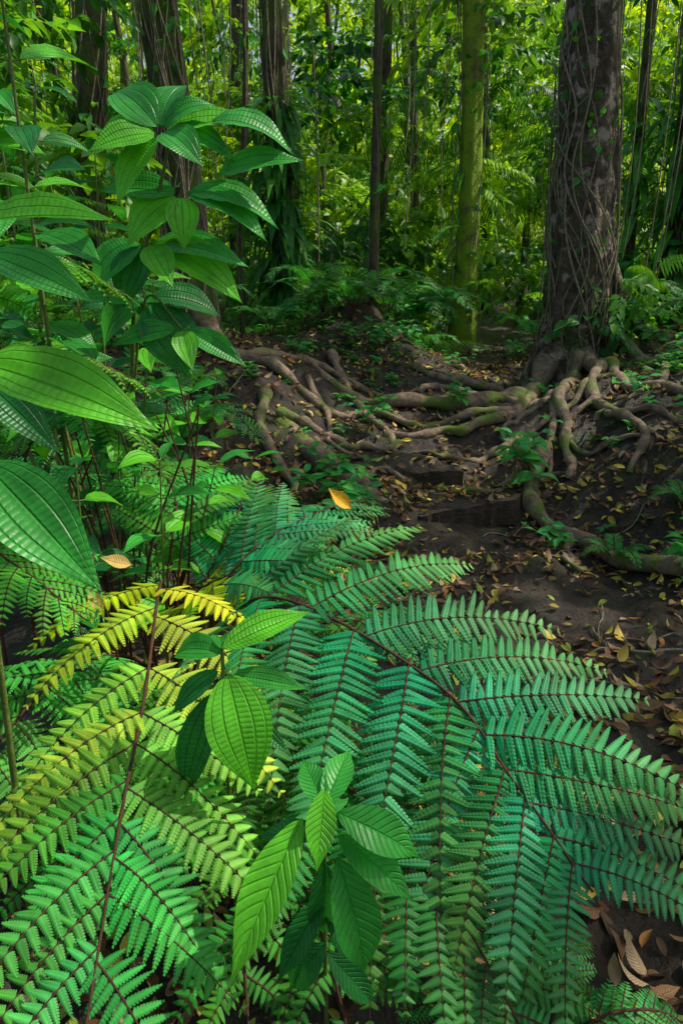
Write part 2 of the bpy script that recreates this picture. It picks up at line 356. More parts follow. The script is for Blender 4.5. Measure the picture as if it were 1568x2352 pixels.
TR=[('mossy_tree',[(1.72,9.8,.4),(1.72,9.8,2),(1.66,9.8,4),(1.5,9.8,7),(1.5,9.9,12)],[.22,.15,.135,.11,.08],BARKM,4,10,40),
 ('rainforest_tree',[(-.72,9,.5),(-.74,9,2),(-.78,9,4),(-.8,9.1,7),(-.8,9.2,12)],[.2,.14,.125,.11,.09],BARKD,22,280,40),
 ('slender_tree',[(.36,8.1,.6),(.37,8.1,2),(.38,8.1,4),(.40,8.1,7),(.4,8.2,12)],[.065,.05,.045,.04,.035],BARKD,2,0,10),
 ('rainforest_tree',[(-3.0,8.6,.4),(-3.0,8.6,2),(-2.75,8.6,4),(-2.6,8.7,7),(-2.6,8.8,12)],[.22,.16,.15,.13,.1],BARKD,20,30,30),
 ('rainforest_tree',[(4.25,9,.5),(4.2,9,2),(4.1,9,4),(4.0,9.1,7),(4.0,9.2,12)],[.24,.16,.145,.13,.1],BARKD,24,200,40),
 ('slender_tree',[(3.75,9.2,.5),(3.7,9.2,2),(3.6,9.2,4),(3.5,9.2,8),(3.5,9.2,12)],[.08,.055,.05,.045,.04],BARKD,3,80,15),
 ('slender_tree',[(-1.2,8.6,.5),(-1.22,8.6,2),(-1.05,8.6,4),(-1.0,8.6,8),(-1.0,8.6,12)],[.045,.035,.03,.025,.02],BARKD,2,0,20),
 ('slender_tree',[(.65,12,.6),(.66,12,2),(.7,12,5),(.7,12,12)],[.10,.08,.07,.06],BARKD,5,30,20),
 ('slender_tree',[(1.0,12.5,.6),(1.25,12.5,2.5),(1.1,12.5,6),(1.0,12.5,12)],[.08,.07,.06,.05],BARKD,3,10,10),
 ('slender_tree',[(2.9,14,.6),(2.8,14,3),(2.5,14,6),(2.3,14,12)],[.10,.08,.07,.06],BARKD,4,30,30),
 ('slender_tree',[(-1.9,13,.6),(-1.9,13,3),(-1.7,13,6),(-1.7,13,12)],[.12,.10,.09,.07],BARKD,4,30,20),
 ('slender_tree',[(-4.6,13,.6),(-4.4,13,3),(-4.2,13,6),(-4.2,13,12)],[.12,.10,.09,.07],BARKD,6,20,20)]
for k,(nm,p,r,mt,nvn,nst,ncl) in enumerate(TR):
    b=Batch();trunk(b,p,r,32,80,.35,4,40+k,bump=.06)
    vines(b,p,[q*1.08 for q in r],nvn,60+k,r0=.003,r1=.009,spread=1.4)
    if nst: straps(b,p,r[1],nst,70+k,(1.0,3.6),ln=(.3,.8))
    if ncl: climbers(b,p,r[1],ncl,80+k,(.9,6),s=(.08,.2))
    b.build(nm,TM(mt))
b=Batch();r=np.random.default_rng(21)
for k in range(34):
    y=r.uniform(12,26);x=r.uniform(-.58,.6)*y;z=float(H(x,y));ln=r.normal(0,.8);R0=r.uniform(.03,.10)
    P=cr([(x,y,z-.2),(x+ln*.4,y,z+3),(x+ln,y,z+7),(x+ln*1.1,y,z+13)],30);P[:,0]+=.08*np.sin(np.arange(30)*.6+k)
    V,F=tube(P,np.linspace(R0,R0*.6,30),8);b.add(V,F,(1,1,1))
b.build('distant_trunks',[BARKD])
b=Batch();r=np.random.default_rng(5)
for k in range(60):
    x=r.choice([-3.2,-2.2,-1.6,-.9,4.2,3.2,2.9,.9])+r.normal()*.35;y=r.uniform(6.5,11);z1=r.uniform(.9,3)
    n=24;t=np.linspace(0,1,n);P=np.stack([x+r.normal()*.25*t+.05*np.sin(t*r.uniform(5,20)),y+0*t,z1+(9-z1)*t],-1)
    V,F=tube(P,r.uniform(.003,.007),4);b.add(V,F,(1,1,1))
b.build('hanging_lianas',[VINE])
# ---------------------------------------------------------------- steps
def plank(name,x0,y0,x1,y1,z,z2,h,t):
    b=Batch();n=18;tt=np.linspace(0,1,n);d=nrm([x1-x0,y1-y0]);s=A([-d[1],d[0]])
    V=[];r=np.random.default_rng(int(x0*100));rag=np.cumsum(r.normal(0,.005,n))
    for k,q in enumerate(tt):
        c=A([x0+(x1-x0)*q,y0+(y1-y0)*q]);j=r.normal(0,.005,4);zz=z+(z2-z)*q
        for a,(u,v) in enumerate([(-t/2,-h/2),(t/2,-h/2),(t/2,h/2),(-t/2,h/2)]):
            V.append((*(c+s*(u+j[a])),zz+v+j[(a+1)%4]+(rag[k] if v>0 else 0)))
    F=[(i*4+j,i*4+(j+1)%4,(i+1)*4+(j+1)%4,(i+1)*4+j) for i in range(n-1) for j in range(4)]+[(0,1,2,3),((n-1)*4+3,(n-1)*4+2,(n-1)*4+1,(n-1)*4)]
    b.add(A(V),A(F),(1,1,1));b.build(name,[WOOD],smooth=False)
plank('wooden_step',.48,3.90,1.14,4.09,.055,.10,.15,.05)
plank('wooden_step',.28,4.63,.86,4.55,.17,.19,.11,.045)
# ---------------------------------------------------------------- ferns
def frond(bt,pts,Lp,roll=0.,n=18,ang=62,start=.12,droop=.18,seed=0,col=(.02,.17,.075),fwd=.10,prof=None,pin=PIN,npn=20,rr=.006,pw=.2,colvar=.2,ytip=0.,tipcol=None):
    r=np.random.default_rng(seed);P=cr(pts,80);T=nrm(np.gradient(P,axis=0))
    V,F=tube(P,np.linspace(rr,rr*.35,80),7);bt.add(V,F,(1,1,1),mat=1)
    col=A(col)
    for k in range(n):
        s=start+(1-start)*(k+.3)/n
        u=(k+.5)/n
        ln=Lp*(prof(u) if prof else (min(1,.72+u*1.2)*(1-u)**.62*1.12+.06))
        uc=min(1,u*1.8)
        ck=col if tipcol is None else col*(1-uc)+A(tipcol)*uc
        for sd in(1,-1):
            cj=ck*r.uniform(.72,1.28)*A([r.uniform(.7,2.2),1,r.uniform(.6,1.25)])
            i=min(int((s+r.normal()*.004+(.008 if sd>0 else 0))*79),78);p=P[i];t=T[i]
            up=A([0,0,1.]);side=nrm(np.cross(up,t));nn=np.cross(t,side)
            nn=nn*math.cos(roll)+side*math.sin(roll);side=nrm(np.cross(nn,t))
            a=math.radians(ang*(1-.25*u)+r.normal()*4.5)
            d=nrm(t*math.cos(a)+sd*side*math.sin(a)+nn*(.06+r.normal()*.06))
            tw=r.normal()*.15
            m=26;q=np.linspace(0,1,m)[:,None]
            lk=ln*r.uniform(.88,1.08);dr=droop*r.uniform(.4,1.8);cv=r.normal()*.06
            C=p+d*lk*q+t*(fwd+cv)*lk*q**2-A([0,0,1])*dr*lk*q**2.2
            tn=nrm(np.gradient(C,axis=0))
            V,F=tube(C,np.linspace(rr*.38,rr*.10,m),5);bt.add(V,F,(1,1,1),mat=1)
            kk=max(6,int(npn*min(1,(lk/Lp)*.5+.5)))
            ss=(np.arange(kk)+.6)/kk*.985
            c=np.stack([np.interp(ss,q[:,0],C[:,w]) for w in range(3)],-1);tt=nrm(np.stack([np.interp(ss,q[:,0],tn[:,w]) for w in range(3)],-1))
            n2=nrm(nn+side*tw)
            ns=nrm(n2-(tt*(tt@n2)[:,None]));sv=np.cross(ns,tt)
            pl=lk*pw*np.minimum(1,.75+ss*2)*(1-ss**2.6)**.85+.004
            for s2 in(1,-1):
                an=np.radians(80-22*ss+r.normal(0,3.,kk))
                dd=tt*np.cos(an)[:,None]+s2*sv*np.sin(an)[:,None]-ns*(.10+r.normal(0,.09,kk))[:,None]
                nz=ns+r.normal(0,.11,(kk,3))
                pk=pl*r.uniform(.88,1.06,kk)
                pk=np.where(r.random(kk)<.02,pk*.45,pk)
                R=frames(dd,nz);sp=lk/kk
                wf=np.clip(sp*1.0/(pk*.32),.55,1.6)
                R=R*pk[:,None,None]; R[:,:,1]*=wf[:,None]
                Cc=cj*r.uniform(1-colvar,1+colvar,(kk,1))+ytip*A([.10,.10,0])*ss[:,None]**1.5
                bt.many(pin,R,c,Cc,0)
FM=[MF,MS]
TEAL=(.018,.28,.105);GRN=(.05,.36,.045);SUNLIT_YEL=(.26,.52,.02)  # last colour is fern green with yellow sunlight painted in
b=Batch()
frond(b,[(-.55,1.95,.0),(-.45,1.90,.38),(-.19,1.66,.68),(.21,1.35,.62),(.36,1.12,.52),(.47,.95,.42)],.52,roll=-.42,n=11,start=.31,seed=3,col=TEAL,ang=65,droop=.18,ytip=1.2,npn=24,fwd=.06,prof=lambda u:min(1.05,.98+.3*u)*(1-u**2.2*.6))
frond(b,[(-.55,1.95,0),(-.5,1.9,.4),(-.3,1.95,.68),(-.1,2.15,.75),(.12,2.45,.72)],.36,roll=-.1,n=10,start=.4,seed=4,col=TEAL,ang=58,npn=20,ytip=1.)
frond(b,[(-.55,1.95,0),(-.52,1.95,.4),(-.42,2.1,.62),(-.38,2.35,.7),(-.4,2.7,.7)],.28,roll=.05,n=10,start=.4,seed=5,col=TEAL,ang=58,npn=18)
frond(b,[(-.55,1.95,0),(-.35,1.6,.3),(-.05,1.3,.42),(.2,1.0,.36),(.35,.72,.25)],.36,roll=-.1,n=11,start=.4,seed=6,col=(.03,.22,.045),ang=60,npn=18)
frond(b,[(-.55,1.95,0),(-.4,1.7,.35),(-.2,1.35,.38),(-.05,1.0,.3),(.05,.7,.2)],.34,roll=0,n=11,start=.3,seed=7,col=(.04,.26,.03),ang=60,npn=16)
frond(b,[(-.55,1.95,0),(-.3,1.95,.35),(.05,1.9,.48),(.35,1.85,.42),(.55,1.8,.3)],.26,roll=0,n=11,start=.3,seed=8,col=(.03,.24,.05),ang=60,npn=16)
b.build('tree_fern',FM)
b=Batch()
frond(b,[(-.62,2.2,0),(-.58,2.0,.45),(-.52,1.75,.68),(-.445,1.3,.62),(-.42,1.05,.56),(-.40,.87,.51),(-.37,.6,.42)],.42,roll=.05,n=11,start=.33,seed=13,col=SUNLIT_YEL,tipcol=(.035,.36,.07),ang=60,droop=.25,npn=19,prof=lambda u:1.0-.5*u,ytip=.6)  # painted sunlight: yellow on the first pinnae, fading to green
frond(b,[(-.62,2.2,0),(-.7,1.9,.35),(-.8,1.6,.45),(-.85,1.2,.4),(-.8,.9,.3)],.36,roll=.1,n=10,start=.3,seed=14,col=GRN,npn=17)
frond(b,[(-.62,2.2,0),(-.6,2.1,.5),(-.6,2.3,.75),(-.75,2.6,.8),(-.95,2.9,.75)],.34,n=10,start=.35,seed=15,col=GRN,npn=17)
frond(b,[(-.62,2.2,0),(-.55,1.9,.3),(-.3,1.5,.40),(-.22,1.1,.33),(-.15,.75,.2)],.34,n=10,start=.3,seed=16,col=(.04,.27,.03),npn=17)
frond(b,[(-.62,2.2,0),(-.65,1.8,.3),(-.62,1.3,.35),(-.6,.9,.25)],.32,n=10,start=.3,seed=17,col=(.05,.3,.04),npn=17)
frond(b,[(-.62,2.2,0),(-.5,2.0,.5),(-.22,1.88,.66),(.12,1.82,.62)],.26,n=10,start=.3,seed=18,col=(.22,.50,.02),npn=18,roll=-.3)  # same sunlit yellow-green put into this frond's colour
b.build('tree_fern',FM)
b=Batch()
frond(b,[(-1.2,1.7,.0),(-1.1,1.75,.9),(-.95,1.8,1.28),(-.75,1.85,1.32),(-.5,1.9,1.2)],.20,roll=.15,n=16,start=.35,seed=23,col=(.08,.4,.03),npn=15,droop=.5)
frond(b,[(-1.2,1.9,.0),(-1.2,2.0,1.1),(-1.0,2.0,1.5),(-.8,2.05,1.55),(-.62,2.1,1.45)],.20,roll=.1,n=16,start=.35,seed=24,col=(.08,.4,.03),npn=15,droop=.5)
frond(b,[(-1.2,2.3,.0),(-1.15,2.3,.8),(-1.0,2.3,1.05),(-.8,2.3,1.05),(-.6,2.3,.9)],.28,roll=.1,n=14,start=.35,seed=25,col=(.05,.33,.04),npn=15,droop=.4)
frond(b,[(-1.2,1.7,.0),(-1.1,1.7,.6),(-.95,1.6,.85),(-.8,1.5,.85),(-.6,1.4,.75)],.28,roll=.1,n=14,start=.35,seed=26,col=(.06,.4,.04),npn=15,droop=.3)
b.build('tree_fern',FM)
r=np.random.default_rng(77)
spots=[(-1.15,4.4,.9),(.5,7.6,.7),(.1,7.2,.7),(.75,8.6,1.0),(.2,9,1.1),(-.3,8.6,.9),(3.4,6.2,.7),(-2.0,5.2,1.0),(-2.2,4.0,1.1),(-1.5,3.3,1.0),(-1.3,2.7,.9),(2.7,4.2,.45),(2.9,5.2,.5),(1.95,3.6,.3),(2.6,9.0,.9),(3.2,8.0,.8),(1.0,7.9,.5),(-.3,3.5,.4),(-1.7,7.4,.9),(-.8,2.9,.6),(-1.0,1.3,.5),(-.2,7.4,.8),(-.7,6.8,.6),(.9,8.9,1.2),(-.85,3.9,.6),(.0,1.5,.35),(-.45,1.5,.35),(-.35,2.9,.35),(.4,.9,.3),(1.55,3.5,.25),(-1.2,5.2,.6),(-1.7,6.2,.7),(.35,8.2,.9)]
for (x,y,s) in spots:
    b=Batch();z=float(H(x,y));nf=r.integers(5,8);a0=r.uniform(0,6.28)
    for k in range(nf):
        a=a0+k*2*math.pi/nf+r.normal()*.2;L=s*r.uniform(.75,1.1);c,sn=math.cos(a),math.sin(a)
        pts=[(x+c*L*q,y+sn*L*q,z+L*hh) for q,hh in((0,0),(.15,.35),(.4,.55),(.7,.55),(.95,.38))]
        frond(b,pts,L*.26,n=13,start=.25,seed=int(x*10+y*7+k+100),col=A((.04,.32,.06))*r.uniform(.6,1.4),pin=PINL,npn=10,rr=.005,pw=.22)
    b.build('fern',FM)
# ---------------------------------------------------------------- broad-leaved plants
LM=[leafT(5,20,w,f,bd,peak=.42,tip=1.15,ripple=.018) for w,f,bd in((.44,.28,.55),(.5,.2,.8),(.4,.4,.35),(.46,.3,1.1))]
LP=[leafT(5,20,w,f,bd,peak=.45,tip=1.35,ripple=.018) for w,f,bd in((.36,.35,.6),(.4,.3,.9),(.34,.4,.3))]
def leaf(bt,base,dirv,up,ln,wf=1.,k=0,col=(.03,.2,.03),set_=LM,mat=0):
    R=frames(A([dirv],float),A([up],float))*ln;R[:,:,1]*=wf
    bt.many(set_[k%len(set_)],R,A([base],float),A([col],float),mat)
def stem(bt,pts,r0,r1,mat=1,n=24):
    V,F=tube(cr(pts,n),np.linspace(r0,r1,n),7);bt.add(V,F,(1,1,1),mat=mat)
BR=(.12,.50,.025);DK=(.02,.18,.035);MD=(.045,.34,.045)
b=Batch();N0=A([-.234,1.15,.82])
stem(b,[(-.26,1.25,0),(-.25,1.2,.4),N0],.006,.004)
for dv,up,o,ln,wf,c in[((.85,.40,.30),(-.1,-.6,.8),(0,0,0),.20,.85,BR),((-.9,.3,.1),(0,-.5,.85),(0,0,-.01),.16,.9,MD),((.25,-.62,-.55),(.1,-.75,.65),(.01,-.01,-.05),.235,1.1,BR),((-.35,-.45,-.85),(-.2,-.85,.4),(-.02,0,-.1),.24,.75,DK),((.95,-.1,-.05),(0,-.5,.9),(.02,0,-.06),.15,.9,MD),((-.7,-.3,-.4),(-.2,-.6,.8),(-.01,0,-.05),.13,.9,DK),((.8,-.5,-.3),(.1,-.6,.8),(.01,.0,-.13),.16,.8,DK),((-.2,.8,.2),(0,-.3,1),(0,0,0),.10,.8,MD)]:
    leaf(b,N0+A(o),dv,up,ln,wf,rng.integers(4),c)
b.build('melastome_shrub',[MM,MG])
b=Batch();N0=A([-.027,.85,.70])
stem(b,[(-.03,.95,0),(-.03,.9,.3),N0],.005,.003)
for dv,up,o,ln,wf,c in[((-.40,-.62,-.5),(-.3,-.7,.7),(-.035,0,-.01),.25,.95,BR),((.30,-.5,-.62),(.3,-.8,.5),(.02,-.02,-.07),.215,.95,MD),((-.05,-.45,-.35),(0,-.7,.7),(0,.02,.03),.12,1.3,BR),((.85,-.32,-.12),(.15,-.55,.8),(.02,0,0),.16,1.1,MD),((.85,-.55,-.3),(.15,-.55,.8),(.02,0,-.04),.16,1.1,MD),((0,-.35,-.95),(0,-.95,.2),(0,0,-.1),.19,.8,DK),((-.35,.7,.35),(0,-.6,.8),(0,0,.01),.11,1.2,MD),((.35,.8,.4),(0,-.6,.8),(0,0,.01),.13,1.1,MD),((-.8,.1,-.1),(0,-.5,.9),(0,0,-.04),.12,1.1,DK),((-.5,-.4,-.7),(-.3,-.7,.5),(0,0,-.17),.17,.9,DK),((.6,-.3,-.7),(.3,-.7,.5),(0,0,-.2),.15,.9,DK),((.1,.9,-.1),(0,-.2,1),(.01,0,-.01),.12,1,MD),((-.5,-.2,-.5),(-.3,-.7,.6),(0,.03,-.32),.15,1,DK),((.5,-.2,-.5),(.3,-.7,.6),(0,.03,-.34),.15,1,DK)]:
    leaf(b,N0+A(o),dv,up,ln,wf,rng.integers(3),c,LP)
b.build('broadleaf_seedling',[MP,MG])
b=Batch()
stem(b,[(-.75,1.2,0),(-.68,1.15,.7),(-.62,1.1,1.38),(-.66,1.25,1.62)],.008,.004)
for p,q,wf,up,c in[((-.60,1.12,1.375),(-.31,1.06,1.31),1.0,(.1,-.65,.75),BR),((-.54,.98,1.24),(-.355,.86,1.11),1.15,(.2,-.75,.6),MD),((-.53,.86,1.10),(-.485,.76,.95),.9,(.4,-.8,.4),MD),((-.66,1.3,1.60),(-.42,1.28,1.64),.9,(.1,-.55,.8),BR),((-.80,1.62,1.56),(-.57,1.56,1.49),1.1,(0,-.7,.7),MD),((-.60,1.1,1.44),(-.53,1.0,1.39),1.0,(.1,-.7,.7),BR),((-.8,1.5,1.3),(-.62,1.4,1.18),1.0,(.1,-.7,.7),DK)]:
    p=A(p);q=A(q);leaf(b,p,q-p,up,np.linalg.norm(q-p)*1.06,wf,2,c)
b.build('melastome_shrub',[MM,MG])
def shrub(name,stems,ln,seed,nodes=5,cols=(MD,BR,DK),start=.45,wf=1.,spread=.45,set_=LM,M=MM,tilt=(-.15,.35)):
    r=np.random.default_rng(seed);b=Batch()
    for st,r0 in stems:
        P=cr(st,60);V,F=tube(P,np.linspace(r0,r0*.4,60),7);b.add(V,F,(1,1,1),mat=1)
        a=r.uniform(0,3.14)
        for k in range(nodes):
            s=start+(1-start)*(k+1)/nodes;p=P[min(59,int(s*59))];a+=1.57+r.normal()*.3
            for h in(0,1):
                aa=a+h*math.pi+r.normal()*.2
                e=r.uniform(*tilt)+(.35 if k==nodes-1 else 0)
                d=A([math.cos(aa),math.sin(aa)*.9,e]);L=ln*r.uniform(.7,1.12)*(.75 if k==nodes-1 else 1)
                up=A([0,-.35,1])+r.normal(0,.25,3)
                pet=p+nrm(d)*L*.12
                V,F=tube(A([p,pet]),.0025,5);b.add(V,F,(1,1,1),mat=1)
                c=A(cols[r.integers(len(cols))])*r.uniform(.8,1.2)
                leaf(b,pet,d,up,L,wf*r.uniform(.88,1.15),r.integers(4),c,set_)
    return b.build(name,[M,MG])
b=Batch()
n1=A([-.55,2.3,1.93]);n2=A([-.50,2.3,1.76]);n3=A([-.62,2.3,1.62]);n4=A([-.64,2.3,1.45]);n5=A([-.52,2.25,1.36])
stem(b,[(-.75,2.5,0),(-.78,2.45,.8),(-.7,2.35,1.4),n3,n2*.3+n1*.7,n1],.011,.004,n=50)
stem(b,[(-.7,2.35,1.4),n3,n2],.005,.003);stem(b,[(-.75,2.4,1.1),n4,n5],.005,.003)
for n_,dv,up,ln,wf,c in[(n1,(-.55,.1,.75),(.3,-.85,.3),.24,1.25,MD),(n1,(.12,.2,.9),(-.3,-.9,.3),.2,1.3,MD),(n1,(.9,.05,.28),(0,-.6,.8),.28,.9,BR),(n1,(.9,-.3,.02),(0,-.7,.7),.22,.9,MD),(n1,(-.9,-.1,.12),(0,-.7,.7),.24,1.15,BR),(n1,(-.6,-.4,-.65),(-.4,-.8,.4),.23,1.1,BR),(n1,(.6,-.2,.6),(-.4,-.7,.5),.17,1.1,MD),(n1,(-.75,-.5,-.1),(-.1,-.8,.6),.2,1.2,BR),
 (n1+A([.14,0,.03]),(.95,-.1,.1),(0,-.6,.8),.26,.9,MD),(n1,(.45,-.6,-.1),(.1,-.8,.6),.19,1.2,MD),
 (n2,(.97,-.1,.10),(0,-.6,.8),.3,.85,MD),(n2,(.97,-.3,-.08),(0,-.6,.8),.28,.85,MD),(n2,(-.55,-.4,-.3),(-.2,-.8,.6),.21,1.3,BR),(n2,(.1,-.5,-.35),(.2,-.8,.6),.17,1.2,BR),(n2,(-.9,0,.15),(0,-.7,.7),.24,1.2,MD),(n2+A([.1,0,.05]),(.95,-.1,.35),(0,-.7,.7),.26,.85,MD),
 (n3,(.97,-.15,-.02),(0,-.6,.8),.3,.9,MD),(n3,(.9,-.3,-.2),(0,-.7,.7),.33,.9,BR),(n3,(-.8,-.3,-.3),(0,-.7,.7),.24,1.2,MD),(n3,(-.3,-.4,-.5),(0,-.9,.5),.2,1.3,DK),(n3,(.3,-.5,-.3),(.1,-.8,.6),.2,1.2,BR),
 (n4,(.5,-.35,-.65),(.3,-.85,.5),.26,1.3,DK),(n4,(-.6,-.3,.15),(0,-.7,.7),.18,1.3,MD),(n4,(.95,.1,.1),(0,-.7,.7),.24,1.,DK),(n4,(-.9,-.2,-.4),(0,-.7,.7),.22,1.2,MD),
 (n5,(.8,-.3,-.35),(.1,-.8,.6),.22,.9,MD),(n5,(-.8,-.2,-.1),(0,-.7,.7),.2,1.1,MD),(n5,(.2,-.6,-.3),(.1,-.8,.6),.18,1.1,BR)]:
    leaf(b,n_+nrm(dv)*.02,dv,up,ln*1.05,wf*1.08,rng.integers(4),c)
b.build('miconia_sapling',[MM,MG])
shrub('miconia_sapling',[([(-1.0,2.4,0),(-1.02,2.4,1.2),(-1.02,2.4,2.5)],.011),([(-1.0,2.5,.5),(-1.1,2.5,1.4),(-1.25,2.5,2.0)],.008)],.26,31,11,start=.3)
shrub('miconia_sapling',[([(-1.3,3.0,0),(-1.3,3.0,1.2),(-1.2,3.0,2.2)],.012),([(-1.4,3.1,.3),(-1.6,3.1,1.4),(-1.7,3.1,2.6)],.01),([(-1.0,3.2,.2),(-.95,3.2,.9),(-.85,3.2,1.5)],.01)],.26,32,10,start=.25)
shrub('miconia_sapling',[([(-1.9,4.2,.2),(-1.9,4.2,1.2),(-1.9,4.2,3.2)],.012),([(-1.6,4.4,.2),(-1.5,4.4,1.4),(-1.45,4.4,2.2)],.01),([(-2.4,4.4,.2),(-2.3,4.4,1.4),(-2.3,4.3,3)],.01)],.27,33,9,start=.25,cols=(DK,MD))
shrub('miconia_sapling',[([(-1.2,3.7,.2),(-1.15,3.7,1.0),(-1.1,3.7,1.6)],.01),([(-1.4,3.8,.2),(-1.4,3.8,1.0),(-1.5,3.8,2.0)],.01)],.24,34,8,start=.2,cols=(DK,MD))
shrub('melastome_shrub',[([(-.62,2.05,0),(-.6,2.05,.5),(-.56,2.0,.98)],.006),([(-.5,2.2,0),(-.5,2.2,.6),(-.42,2.15,.92)],.005)],.17,41,5,start=.35,cols=(BR,MD))
shrub('melastome_shrub',[([(-.8,1.9,0),(-.8,1.9,.5),(-.78,1.9,1.0)],.006),([(-.9,2.4,0),(-.85,2.4,.6),(-.8,2.4,1.1)],.006)],.18,42,6,start=.3,cols=(BR,MD,DK))
shrub('melastome_shrub',[([(-.75,3.2,0),(-.75,3.2,.5),(-.72,3.15,1.0)],.006),([(-1.0,3.0,0),(-1.05,3.0,.6),(-1.0,3.0,1.0)],.006)],.19,43,6,start=.25,cols=(BR,MD))
shrub('melastome_shrub',[([(-.45,2.9,0),(-.45,2.9,.4),(-.4,2.9,.75)],.005),([(-.75,3.8,.1),(-.75,3.8,.6),(-.7,3.8,1.0)],.006)],.17,44,5,start=.25,cols=(BR,MD))
b=Batch();r=np.random.default_rng(9)
for k in range(22):
    x=r.uniform(-1.1,-.5)*1.;y=r.uniform(1.7,2.8);h=r.uniform(.7,1.3)
    stem(b,[(x,y,0),(x+r.normal()*.05,y,h*.5),(x+r.normal()*.12,y,h)],.006,.003,mat=0,n=14)
b.build('understory_stems',[MS])
k=0
for x,y,s in[(1.25,4.65,.17),(1.32,4.45,.17),(-.15,4.15,.14),(.0,4.2,.13),(.05,3.95,.14),(1.1,5.9,.13),(2.5,4.3,.18),(2.25,3.9,.17),(2.4,3.5,.16),(1.75,3.1,.12),(1.9,2.8,.13),(2.7,4.9,.16),(.1,6.9,.1),(-.3,6.4,.12),(-.95,4.8,.14),(2.9,5.6,.14),(-1.0,3.9,.15),(1.9,6.3,.1),(3.0,6.4,.15),(.2,5.2,.12),(2.75,4.0,.16),(.5,7.1,.12),(.8,7.4,.12),(-.1,7.2,.14),(-.5,7.3,.14),(1.3,7.5,.1),(2.0,8.0,.15),(2.9,6.9,.16),(.3,6.9,.12),(1.3,3.65,.1),(.6,7.9,.14),(2.4,3.2,.15),(2.2,5.0,.10),(2.1,2.6,.12)]:
    z=float(H(x,y));k+=1;sts=[]
    for q in range(4):
        ax=rng.normal()*s*1.0;ay=rng.normal()*s*.7;h=s*rng.uniform(1.1,2.4)
        sts.append(([(x,y,z),(x+ax*.4,y+ay*.4,z+h*.6),(x+ax,y+ay,z+h)],.003))
    shrub('seedling_plant',sts,s*1.0,200+k,3,cols=((.05,.38,.09),(.07,.40,.05)),start=.35)
b=Batch();n=3800;x=rng.uniform(-2.6,4.2,n);y=rng.uniform(3.0,9.5,n);xp=np.interp(y,PY,PX)
q=np.sin(x*3.7+1)*np.sin(y*3.1)+rng.normal(0,.5,n)
bare=((x>-1.0)&(x<.25)&(y>4.1)&(y<6.6))|((x>1.2)&(x<2.5)&(y>3.4)&(y<6.4))
kp=(np.abs(x-xp)>.60)&(q>.05)&(~bare|(rng.random(n)<.16));x=x[kp];y=y[kp];n=len(x)
ros=merge([xf(leafT(1,3,.5,.3,.7),frames(A([math.cos(a),math.sin(a),.35]),A([0,0,1.])),A([0,0,hh]),.8) for a,hh in((0,.3),(1.3,.5),(2.5,.2),(3.7,.6),(5,.4))])
b.many(ros,frames(rng.normal(0,1,(n,3))*A([1,1,.1]),A([0,0,1])+rng.normal(0,.2,(n,3)))*rng.uniform(.04,.12,n)[:,None,None],np.stack([x,y,H(x,y)],-1),A((.06,.36,.06))*rng.uniform(.5,1.4,(n,1)))
b.build('ground_cover',[MB])
# fallen twigs
b=Batch();r=np.random.default_rng(3)
for k in range(90):
    x=r.uniform(-1,3);y=r.uniform(1,8.5);a=r.uniform(0,6.28);L=r.uniform(.1,.5);t=np.linspace(-.5,.5,8)
    px=x+np.cos(a)*L*t;py=y+np.sin(a)*L*t+.02*np.sin(t*9+k)
    V,F=tube(np.stack([px,py,H(px,py)+.012],-1),r.uniform(.002,.006),5);b.add(V,F,(1,1,1))
b.build('fallen_twigs',[VINE])
def one(name,p,d,up,ln,col,k=0):
    b=Batch();leaf(b,p,d,up,ln,1.1,k,col,LT);b.build(name,[ML])
one('yellow_fallen_leaf',(.03,1.98,.83),(-.7,.3,.4),(.2,-.8,.6),.10,(.75,.40,.02),1)
one('brown_fallen_leaf',(-.76,1.7,.74),(.9,.2,.15),(0,-.6,.8),.12,(.55,.36,.16),3)
one('brown_fallen_leaf',(-.58,1.7,.76),(-.9,-.1,.1),(0,-.6,.8),.09,(.6,.42,.12),1)
one('brown_fallen_leaf',(-.62,1.55,.70),(-.5,.7,.2),(0,-.6,.8),.08,(.5,.36,.08),1)
# ---------------------------------------------------------------- background foliage
SP=[spray(11,.17,.5,.55,1),spray(14,.12,.5,.52,2),spray(7,.27,.5,.6,3),spray(20,.085,.5,.5,4),spray(9,.2,.55,.38,5,ang=70)]
def palmT(seed):
    r=np.random.default_rng(seed);parts=[]
    for i in range(18):
        s=(i+1)/18
        for sd in(1,-1):
            p=A([s,0,-.35*s*s]);a=math.radians(60-30*s)*sd
            parts.append(xf(leafT(1,3,.13,.3,1.0),frames(A([math.cos(a),math.sin(a),-.5]),A([0,0,1])),p,.36*(1-.55*s),r.uniform(.8,1.2)))
    return merge(parts)
SP.append(palmT(1))
def fill(bt,C,rad,nper,scale,cols,kinds,flat=.5):
    n=len(C)
    P=np.repeat(C,nper,0);m=len(P);o=rng.normal(0,1,(m,3));o=nrm(o)*rng.uniform(.2,1,(m,1))**.6
    P=P+o*np.repeat(rad,nper)[:,None]*A([1,1,flat])
    az=rng.uniform(0,6.283,m)
    d=np.stack([np.cos(az),np.sin(az),rng.normal(-.05,.25,m)],-1)+o*.4*A([1,1,.5])
    up=A([0,-.15,1])+rng.normal(0,.25,(m,3))
    R=frames(d,up)*(scale*rng.uniform(.7,1.3,m))[:,None,None]
    cc=np.repeat(cols,nper,0)*rng.uniform(.75,1.3,(m,1))
    kk=np.repeat(kinds,nper)
    for q in range(len(SP)):
        s=kk==q
        if s.any(): bt.many(SP[q],R[s],P[s],cc[s])
def pick(n,a=(.07,.28,.03),c=(.20,.46,.03),e=1.2):
    u=rng.random((n,1))**e;return A(a)*(1-u)+A(c)*u
PK=[.27,.22,.20,.14,.10,.07]
b=Batch()
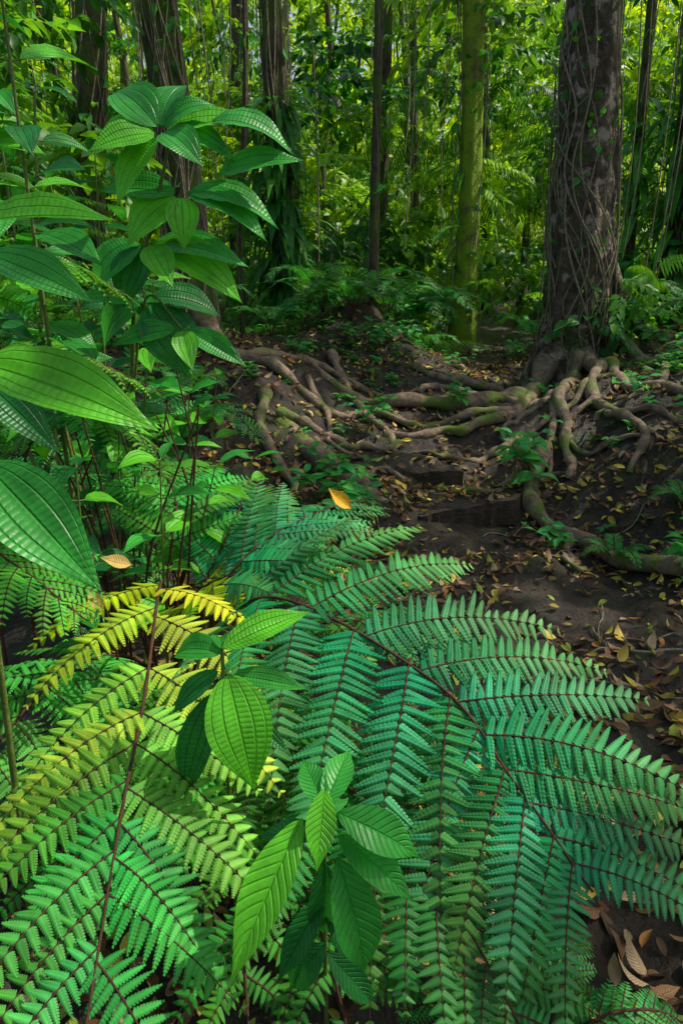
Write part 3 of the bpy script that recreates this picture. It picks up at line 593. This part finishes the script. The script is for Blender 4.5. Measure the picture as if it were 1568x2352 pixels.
n=185;y=rng.uniform(9.5,17,n);x=rng.uniform(-.58,.62,n)*y;z=H(x,y)+rng.uniform(0,1,n)*(.8+.36*y)
k=~((np.abs(x-2.2)<.7)&(y<12)&(z<1.4));x,y,z=x[k],y[k],z[k];n=len(x)
fill(b,np.stack([x,y,z],-1),rng.uniform(.4,.95,n),18,.9,pick(n,(.025,.15,.03),(.26,.55,.02),1.4),rng.choice(6,n,p=PK))  # lower leaf colours put mid-depth shade into the clumps
n=220;y=rng.uniform(6.5,13,n);x=rng.uniform(-.6,.62,n)*y;xp=np.interp(y,PY,PX)
k=(np.abs(x-xp)>.8)&((y>8.5)|(np.abs(x)>1.9));x,y=x[k],y[k];n=len(x)
fill(b,np.stack([x,y,H(x,y)+rng.uniform(.1,.6,n)],-1),rng.uniform(.25,.5,n),10,.7,pick(n,(.04,.24,.06),(.18,.50,.04)),rng.choice(6,n,p=PK),flat=.8)
n=60;y=rng.uniform(4.8,9,n);x=-rng.uniform(.36,.6,n)*y;z=H(x,y)+rng.uniform(0,3.6,n)
fill(b,np.stack([x,y,z],-1),rng.uniform(.3,.6,n),14,.8,pick(n,(.03,.15,.03),(.14,.40,.03)),rng.choice(6,n,p=PK))
b.build('understory_foliage',[MB])
b=Batch()
n=330;y=rng.uniform(17,34,n);x=rng.uniform(-.62,.66,n)*y;z=H(x,y)+rng.uniform(0,1,n)**1.2*(.5+.37*y)
fill(b,np.stack([x,y,z],-1),rng.uniform(.8,1.7,n),18,1.8,pick(n,(.05,.24,.02),(.42,.66,.03),1.15),rng.choice(6,n,p=PK))
b.build('forest_foliage',[MB])
b=Batch()
n=370;y=rng.uniform(38,60,n);x=rng.uniform(-.75,.78,n)*y;z=H(x,y)+rng.uniform(0,1,n)**1.6*(.40*y)
fill(b,np.stack([x,y,z],-1),rng.uniform(1.5,3,n),14,4.2,pick(n,(.2,.45,.04),(.5,.72,.06),.9),rng.choice(5,n))  # leaf colour lightened so the far wall looks hazy and lit
b.build('distant_forest',[MB])
# ---------------------------------------------------------------- unseen canopy, added to shade the scene from the sun
b=Batch()
holes=[((-.15,1.72,.7),.2),((-.45,1.7,.72),.2),((-.1,1.85,.65),.2),((-.45,2.1,1.0),.2),((1.72,9.8,3.2),.6),((1.72,9.8,2.2),.3),((-1.3,6.1,3.2),.5),((-1.3,6.1,2.6),.3),((-.5,5.3,.4),.25),((.9,7.3,.7),.4),((1.5,6.9,.6),.3),((-.3,1.0,.1),.15),((.0,1.2,.3),.15),((-.7,1.2,.3),.14),((.5,1.7,.6),.2),((-.24,1.05,.7),.12),((-.6,2.3,1.8),.3),((-1.0,2.8,1.8),.3),((2.3,3.0,.4),.2),((-.45,1.1,1.34),.15),((-.45,.92,1.15),.1),((-.7,3.1,.8),.25),((1.0,2.8,0),.1),((2.1,5.2,.5),.25),((.2,5.5,.4),.2)]  # gaps cut along the sun direction to light chosen spots
n=1800
g=np.stack([rng.uniform(-3.2,5.5,n),rng.uniform(-1.0,9.3,n)],-1);zc=rng.uniform(8.5,11.5,n)
keep=(g[:,1]<4.2)|(rng.random(n)<.8)
for (p,rad) in holes:
    gg=A(p[:2])-SUN[:2]/SUN[2]*(p[2]-.5)
    keep&=np.linalg.norm(g-gg,axis=1)>rad+.3
g=g[keep];zc=zc[keep];n=len(g)
def cast(g,zc,sp,sc):
    n=len(g);P=np.stack([g[:,0],g[:,1],0*zc+.5],-1)+SUN*((zc-.5)/SUN[2])[:,None]
    az=rng.uniform(0,6.283,n);d=np.stack([np.cos(az),np.sin(az),rng.normal(-.1,.3,n)],-1)
    b.many(sp,frames(d,A([0,0,1])+rng.normal(0,.3,(n,3)))*sc,P-d*.25*sc,pick(n))
cast(g,zc,SP[2],1.0)
n=1100;g=np.stack([rng.uniform(-13,14,n),rng.uniform(9.3,26,n)],-1)
k=(np.sin(g[:,0]*1.1+1)*np.sin(g[:,1]*.9)+.5*np.sin(g[:,0]*2.7-g[:,1]*2.1)+rng.normal(0,.25,n))>.12
g=g[k];cast(g,rng.uniform(13,16,len(g)),SP[2],2.0)  # clumps added to throw blotchy shade over the background
b.build('shade_canopy',[MB])
# ---------------------------------------------------------------- light
w=bpy.data.worlds.new('World');scene.world=w;w.use_nodes=True;nt=w.node_tree
sky=nt.nodes.new('ShaderNodeTexSky');sky.sky_type='NISHITA';sky.sun_disc=False
sky.sun_elevation=math.asin(SUN[2]);sky.sun_rotation=math.atan2(SUN[0],SUN[1])
sky.dust_density=4;sky.air_density=1.6
nt.links.new(sky.outputs[0],nt.nodes['Background'].inputs[0]);nt.nodes['Background'].inputs[1].default_value=.15
from mathutils import Vector
sd=bpy.data.lights.new('sun','SUN');sd.energy=5;sd.angle=math.radians(.5);sd.color=(1,.94,.80)
so=bpy.data.objects.new('sun',sd);scene.collection.objects.link(so)
so.rotation_euler=Vector(tuple(SUN)).to_track_quat('Z','Y').to_euler()
cd=bpy.data.cameras.new('camera');co=bpy.data.objects.new('camera',cd);scene.collection.objects.link(co)
co.location=(0,0,1.5);co.rotation_euler=(math.radians(71),0,0)
cd.sensor_fit='VERTICAL';cd.sensor_height=24;cd.lens=12/math.tan(math.radians(37.5));cd.clip_end=500;cd.clip_start=.05
scene.camera=co
scene.view_settings.view_transform='Standard';scene.view_settings.look='None';scene.view_settings.exposure=0
